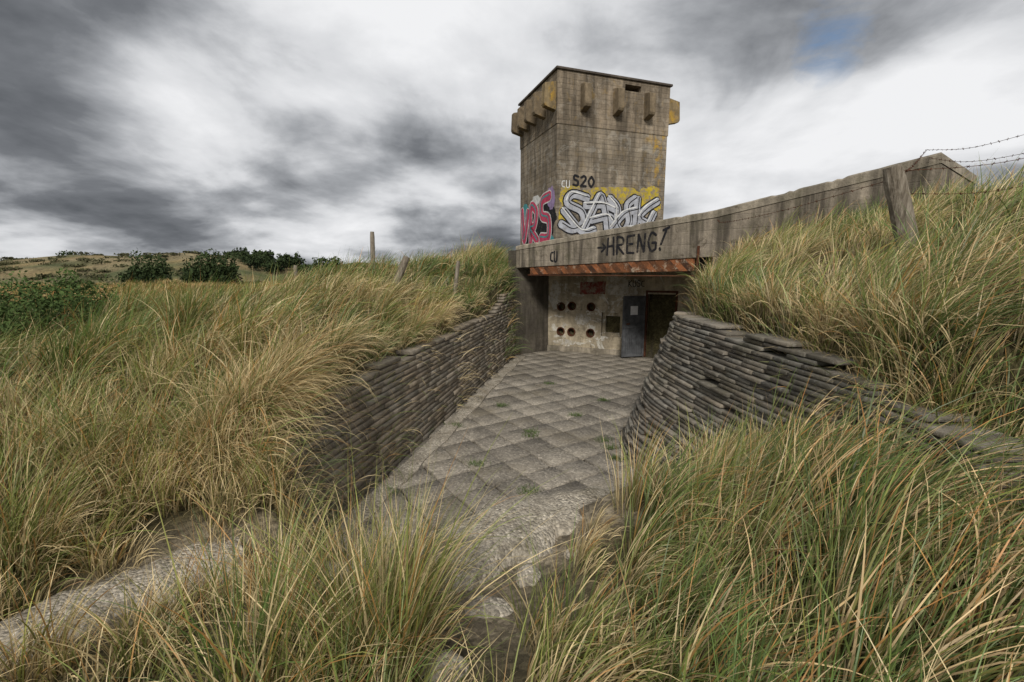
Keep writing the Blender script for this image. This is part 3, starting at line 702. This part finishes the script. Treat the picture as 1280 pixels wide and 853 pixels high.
# foreground tussock, left of centre
fx=np.array([-.95,-.75,-1.15,-.62,-.9,-1.3,-.72,-1.0,-.55]);fy=np.array([2.05,1.75,1.75,2.2,2.4,2.3,2.05,1.5,1.8])
tuss(fx,fy,190,.96,.0062,7,.2,straw=.42,rad=.13,bendm=.85)
tuss(np.array([-.55,-.75,-.6]),np.array([2.55,2.75,2.35]),120,.72,.006,7,.5,straw=.5,rad=.12,bendm=.9)
tuss(np.array([.1,.16,.3]),np.array([2.3,1.85,2.1]),26,.66,.0055,7,.1,straw=.2,rad=.06,bendm=.6)
# mid
x,y=scatter(-9,7.5,4.4,9,7.5); tuss(x,y,115,np.where(x>0,.66,.8),.0095,6,np.where(x>0,1.15,1.2),straw=.46,rad=.17)
x,y=scatter(-16,8.5,9,18,4.5); tuss(x,y,75,.72,.015,5,1.1,straw=.44,rad=.22)
x,y=scatter(-40,4,18,46,1.6,lambda a,b:(a<1)); tuss(x,y,30,.6,.035,3,1.0,straw=.65,rad=.35,tint=(1.0,.88,.75))
# overhanging fringe on left wall
L=catmull([(-2.4,3.6),(-2.2,4.3),(-1.78,6.5),(-1.0,10.6),(-.25,14.2)],20)
nF=120; t=rng.uniform(0,1,nF); q=np.array([np.interp(t,np.linspace(0,1,len(L)),L[:,i]) for i in (0,1)])
q[0]-=rng.uniform(0,.45,nF); near=q[1]<5.9
tuss(q[0][near],q[1][near],150,.85,.007,8,.95,straw=.9,rad=.13,bendm=1.4,trim=False)
tuss(q[0][~near],q[1][~near],70,.42,.011,6,.8,straw=.65,rad=.15,bendm=1.2,trim=False)
# a few big pale clumps flopping over the wall
tuss(np.array([-1.82,-1.62,-1.30,-.85]),np.array([6.3,7.6,9.0,11.2]),170,.78,.009,8,.9,straw=.95,rad=.16,bendm=1.4,trim=False)
x=rng.uniform(-1.6,-.25,40);y=rng.uniform(13.2,17,40); tuss(x,y,85,.95,.013,5,.9,straw=.42,rad=.22)
tuss(np.array([-.3,-.22,-.35,-.2,-.4,-.15,-.3]),np.array([13.3,13.8,14.2,14.3,13.9,14.45,12.9]),130,.95,.013,7,.9,straw=.5,rad=.16,bendm=1.3,trim=False)
t=rng.uniform(0,1,130); L=catmull([(2.82,2.6),(2.80,5),(2.80,6.6),(2.95,7.6),(3.8,8.6),(4.65,10)],20)
q=np.array([np.interp(t,np.linspace(0,1,len(L)),L[:,i]) for i in (0,1)]); q[0]+=rng.uniform(0,.35,130)
tuss(q[0],q[1],85,.55,.008,6,.3,straw=.55,rad=.14,bendm=1.25,spread=1.6)
x=rng.uniform(2.78,2.98,14);y=rng.uniform(2.6,4.6,14); tuss(x,y,100,.5,.0065,7,.6,az0=3.6,straw=.7,rad=.12,bendm=1.3)
x=rng.uniform(1.5,2.35,22);y=rng.uniform(3.5,4.5,22); m=psd(x,y,PASS)>.12
tuss(x[m],y[m],90,.48,.007,6,.8,straw=.5,rad=.12)
x=rng.uniform(-3.6,-1.9,40);y=rng.uniform(2.6,3.9,40); m=(psd(x,y,PASS)>.15)&(pld(x,y,LEDGE2)>.3)
tuss(x[m],y[m],110,.62,.0065,6,.7,straw=.48,rad=.14)
x=rng.uniform(-3.3,-1.5,16);y=rng.uniform(1.5,2.5,16); m=(pld(x,y,LEDGE2)>.22)
tuss(x[m],y[m],70,.42,.0058,6,.6,straw=.5,rad=.11)
tuss(np.array([-2.15,-2.6,-2.5]),np.array([3.05,2.75,1.9]),60,.45,.006,7,.6,straw=.7,rad=.1,bendm=1.2)
grass_mat=NT('marram_grass'); Mg=grass_mat
Mg.L(Mg.attr(),Mg.b.inputs['Base Color']); Mg.b.inputs['Roughness'].default_value=.45; Mg.b.inputs['Specular IOR Level'].default_value=.4
tr=Mg.N('ShaderNodeBsdfTranslucent'); Mg.L(Mg.attr(),tr.inputs['Color']); mx=Mg.N('ShaderNodeMixShader'); mx.inputs[0].default_value=.25
Mg.L(Mg.b.outputs[0],mx.inputs[1]);Mg.L(tr.outputs[0],mx.inputs[2]);Mg.L(mx.outputs[0],Mg.n['Material Output'].inputs['Surface'])
N=1500; cs=np.array([(.32,7.1),(1.5,6.6),(1.52,6.2),(-.2,8.8),(1.9,9.2),(-1.0,7.6),(.9,10.6),(-.5,6),(1.45,6.9),(-1.5,5.2),(.3,7.3),(1.2,8.2),(.2,5.2)]); k=rng.integers(0,len(cs),N)
x=cs[k,0]+rng.normal(0,.07,N);y=cs[k,1]+rng.normal(0,.05,N)
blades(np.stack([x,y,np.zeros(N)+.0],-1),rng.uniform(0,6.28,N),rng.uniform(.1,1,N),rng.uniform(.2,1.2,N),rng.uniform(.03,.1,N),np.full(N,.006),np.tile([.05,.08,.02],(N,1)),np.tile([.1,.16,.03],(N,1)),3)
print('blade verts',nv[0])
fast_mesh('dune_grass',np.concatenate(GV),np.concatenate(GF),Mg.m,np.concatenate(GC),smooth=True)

# ------------------------------------------------------------------ shrubs
leaf_mat=NT('shrub_leaves'); Ml=leaf_mat; Ml.L(Ml.attr(),Ml.b.inputs['Base Color'])
def shrub(name,clumps,n,ls,cdark,clight):
    V=[];C=[]
    for (cx,cy,cz,rx,ry,rz) in clumps:
        v=rng.normal(size=(n,3)); v/=np.linalg.norm(v,axis=1)[:,None]; r=rng.uniform(.35,1,n)**.5
        lump=1+.35*np.sin(v[:,0]*5+cx)*np.sin(v[:,1]*4+cy*2)+.2*np.sin(v[:,2]*7+cx)
        p=v*(r*lump)[:,None]*np.array([rx,ry,rz])+np.array([cx,cy,cz])
        a_=rng.normal(size=(n,3));a_/=np.linalg.norm(a_,axis=1)[:,None]; b_=np.cross(a_,rng.normal(size=(n,3))); b_/=np.linalg.norm(b_,axis=1)[:,None]
        s=ls*rng.uniform(.5,1.4,n)[:,None]
        V.append(np.stack([p-a_*s,p-b_*s*.45,p+a_*s,p+b_*s*.45],1).reshape(-1,3))
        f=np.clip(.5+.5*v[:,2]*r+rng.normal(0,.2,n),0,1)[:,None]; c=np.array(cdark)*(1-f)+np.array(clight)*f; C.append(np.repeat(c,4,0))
    V=np.concatenate(V);C=np.concatenate(C); Fq=np.arange(len(V)).reshape(-1,4)
    return fast_mesh(name,V,Fq,Ml.m,C,smooth=False)
def trunks(parent,pts):
    for i,(x,y,z0,z1,r) in enumerate(pts):
        K=7;V=[];Fc=[]
        for j in range(4):
            f=j/3
            for k in range(K): an=6.283*k/K; V.append((x+r*(1-.6*f)*math.cos(an)+.15*f*math.sin(i),y+r*(1-.6*f)*math.sin(an),z0+(z1-z0)*f))
        for j in range(3):
            for k in range(K): Fc.append((j*K+k,j*K+(k+1)%K,(j+1)*K+(k+1)%K,(j+1)*K+k))
        mesh_obj('trunk',V,Fc,wood,parent)
for (r,D_,w,h) in ((-.79,46,1.9,1.9),(-.67,44,1.5,1.8),(-.63,45,1.4,2.0)):
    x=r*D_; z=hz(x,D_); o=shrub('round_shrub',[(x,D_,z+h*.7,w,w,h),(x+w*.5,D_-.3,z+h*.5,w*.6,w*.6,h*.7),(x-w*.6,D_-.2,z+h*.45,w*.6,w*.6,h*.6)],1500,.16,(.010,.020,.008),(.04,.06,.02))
    trunks(o,[(x,D_,z-.3,z+h*.7,.12),(x+.4,D_,z-.3,z+h*.6,.09)])
cl=[];tk=[]
for i in range(24):
    r=-.60+i*.0095+rng.normal(0,.004); D_=80+rng.uniform(-6,6); x=r*D_; z=hz(x,D_); h=rng.uniform(.5,1.3)
    cl.append((x,D_,z+h*1.1,rng.uniform(.8,1.6),1.2,h)); tk.append((x,D_,z-.3,z+h,.12))
for r,D_,h in ((-.96,95,1.2),(-.93,96,1.0)): x=r*D_; z=hz(x,D_); cl.append((x,D_,z+h*.6,2.0,1.5,h)); tk.append((x,D_,z-.3,z+h,.12))
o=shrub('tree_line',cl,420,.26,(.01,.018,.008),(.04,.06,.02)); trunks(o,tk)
cl=[]
for i in range(150):
    D_=rng.uniform(48,92); r=rng.uniform(-1.15,-.45); x=r*D_; z=hz(x,D_); s=rng.uniform(.4,1.3)
    cl.append((x,D_,z+.1,s*1.5,s*1.2,s*.32))
shrub('heath_scrub',cl,110,.2,(.03,.03,.015),(.10,.10,.045))
x0,y0=-9.0,8.0
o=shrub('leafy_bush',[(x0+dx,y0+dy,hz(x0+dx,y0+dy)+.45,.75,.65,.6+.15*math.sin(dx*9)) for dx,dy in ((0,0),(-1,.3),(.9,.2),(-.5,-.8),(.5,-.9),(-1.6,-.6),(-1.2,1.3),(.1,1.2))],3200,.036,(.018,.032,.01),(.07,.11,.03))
trunks(o,[(x0+i*.4-.8,y0,hz(x0,y0)-.1,hz(x0,y0)+.5,.03) for i in range(5)])

# ------------------------------------------------------------------ sky / light
w=bpy.data.worlds.new('World'); scene.world=w; w.use_nodes=True; t=w.node_tree; n=t.nodes; bg=n['Background']
def WN(ty,**k):
    x=n.new(ty)
    for a_,b_ in k.items(): setattr(x,a_,b_)
    return x
def WL(a_,b_): t.links.new(a_,b_)
def wm(op,a_,b_=0,c_=0,clamp=False):
    m=WN('ShaderNodeMath',operation=op,use_clamp=clamp)
    for i,v in enumerate((a_,b_,c_)):
        if isinstance(v,bpy.types.NodeSocket): WL(v,m.inputs[i])
        else: m.inputs[i].default_value=v
    return m.outputs[0]
sunaz=math.radians(186); sunel=math.radians(36)
sky=WN('ShaderNodeTexSky',sky_type='NISHITA'); sky.sun_disc=False; sky.sun_elevation=sunel; sky.sun_rotation=sunaz
tc=WN('ShaderNodeTexCoord'); nm=WN('ShaderNodeVectorMath',operation='NORMALIZE'); WL(tc.outputs['Generated'],nm.inputs[0]); dirv=nm.outputs[0]
sp=WN('ShaderNodeSeparateXYZ'); WL(dirv,sp.inputs[0])
zc=wm('ADD',wm('MAXIMUM',sp.outputs[2],0),.24)
cmb=WN('ShaderNodeCombineXYZ'); WL(wm('DIVIDE',sp.outputs[0],zc),cmb.inputs[0]); WL(wm('DIVIDE',sp.outputs[1],zc),cmb.inputs[1])
def wnoise(sc,det,ro,dist,off=(0,0,0),scl=(1,1,1)):
    mp=WN('ShaderNodeMapping'); mp.inputs['Location'].default_value=off; mp.inputs['Scale'].default_value=scl; WL(cmb.outputs[0],mp.inputs[0])
    x=WN('ShaderNodeTexNoise'); x.inputs['Scale'].default_value=sc;x.inputs['Detail'].default_value=det;x.inputs['Roughness'].default_value=ro;x.inputs['Distortion'].default_value=dist
    WL(mp.outputs[0],x.inputs['Vector']); return x.outputs['Fac']
n1=wnoise(.8,7,.48,.25,(3,1,0)); n2_=wnoise(2.0,8,.55,.3,(7,2,0),(1,.8,1)); n3_=wnoise(5.5,6,.55,.2,(1,9,0))
val=wm('ADD',wm('MULTIPLY',n1,2.0),wm('MULTIPLY',n2_,1.05))
val=wm('ADD',val,wm('MULTIPLY',n3_,.18))
val=wm('SUBTRACT',val,1.0)
def blobw(d,power,amp):
    global val
    v=Vector(d).normalized(); dp=WN('ShaderNodeVectorMath',operation='DOT_PRODUCT'); dp.inputs[1].default_value=v; WL(dirv,dp.inputs[0])
    f=wm('POWER',wm('MAXIMUM',dp.outputs['Value'],0),power); val=wm('ADD',val,wm('MULTIPLY',f,amp))
blobw((-.95,1.05,.27),24,-.32); blobw((-1.0,1.09,.62),20,-.14); blobw((-.42,1.07,.42),60,.26); blobw((-.22,1.06,.28),60,-.14)
blobw((.6,1.06,.36),12,.16); blobw((.85,1.09,.66),50,-.25); blobw((0,1.08,.5),30,.12); blobw((-.72,1.05,.37),200,.22); blobw((-1.1,1.0,.03),60,.12); blobw((-.35,1.06,.13),50,-.10)
rp=WN('ShaderNodeValToRGB'); e=rp.color_ramp.elements
st=[(.05,(.095,.103,.115)),(.27,(.18,.19,.207)),(.46,(.38,.393,.415)),(.66,(.68,.69,.71)),(.92,(.88,.885,.90))]
while len(e)<len(st): e.new(.5)
for i,(p,c) in enumerate(st): e[i].position=p; e[i].color=(*c,1)
WL(val,rp.inputs[0])
v=Vector((.70,1.085,.50)).normalized(); dp=WN('ShaderNodeVectorMath',operation='DOT_PRODUCT'); dp.inputs[1].default_value=v; WL(dirv,dp.inputs[0])
gap=wm('MULTIPLY',wm('POWER',wm('MAXIMUM',dp.outputs['Value'],0),230),wnoise(5,8,.65,.6,(2,5,0)))
gp=WN('ShaderNodeValToRGB'); gp.color_ramp.elements[0].position=.33; gp.color_ramp.elements[1].position=.6; gp.color_ramp.elements[1].color=(.85,.85,.85,1); WL(gap,gp.inputs[0])
sk=WN('ShaderNodeMix',data_type='RGBA',blend_type='MULTIPLY'); sk.inputs[0].default_value=1; WL(sky.outputs[0],sk.inputs[6]); sk.inputs[7].default_value=(.1,.1,.1,1)
mxw=WN('ShaderNodeMix',data_type='RGBA'); WL(gp.outputs[0],mxw.inputs[0]); WL(rp.outputs[0],mxw.inputs[6]); WL(sk.outputs[2],mxw.inputs[7])
WL(mxw.outputs[2],bg.inputs['Color']); bg.inputs['Strength'].default_value=1.0
sl=bpy.data.lights.new('sun','SUN'); sl.energy=3.1; sl.angle=math.radians(12); sl.color=(1,.955,.89)
so=link(bpy.data.objects.new('sun',sl)); sd=Vector((math.sin(sunaz)*math.cos(sunel),math.cos(sunaz)*math.cos(sunel),math.sin(sunel)))
so.rotation_euler=sd.to_track_quat('Z','Y').to_euler()

# ------------------------------------------------------------------ camera
cam=bpy.data.cameras.new('camera'); cam.sensor_width=36; cam.lens=16; cam.clip_end=3000; cam.clip_start=.05
co=link(bpy.data.objects.new('camera',cam)); co.location=(0,0,2.65); co.rotation_euler=(math.radians(90-8.6),0,0); scene.camera=co
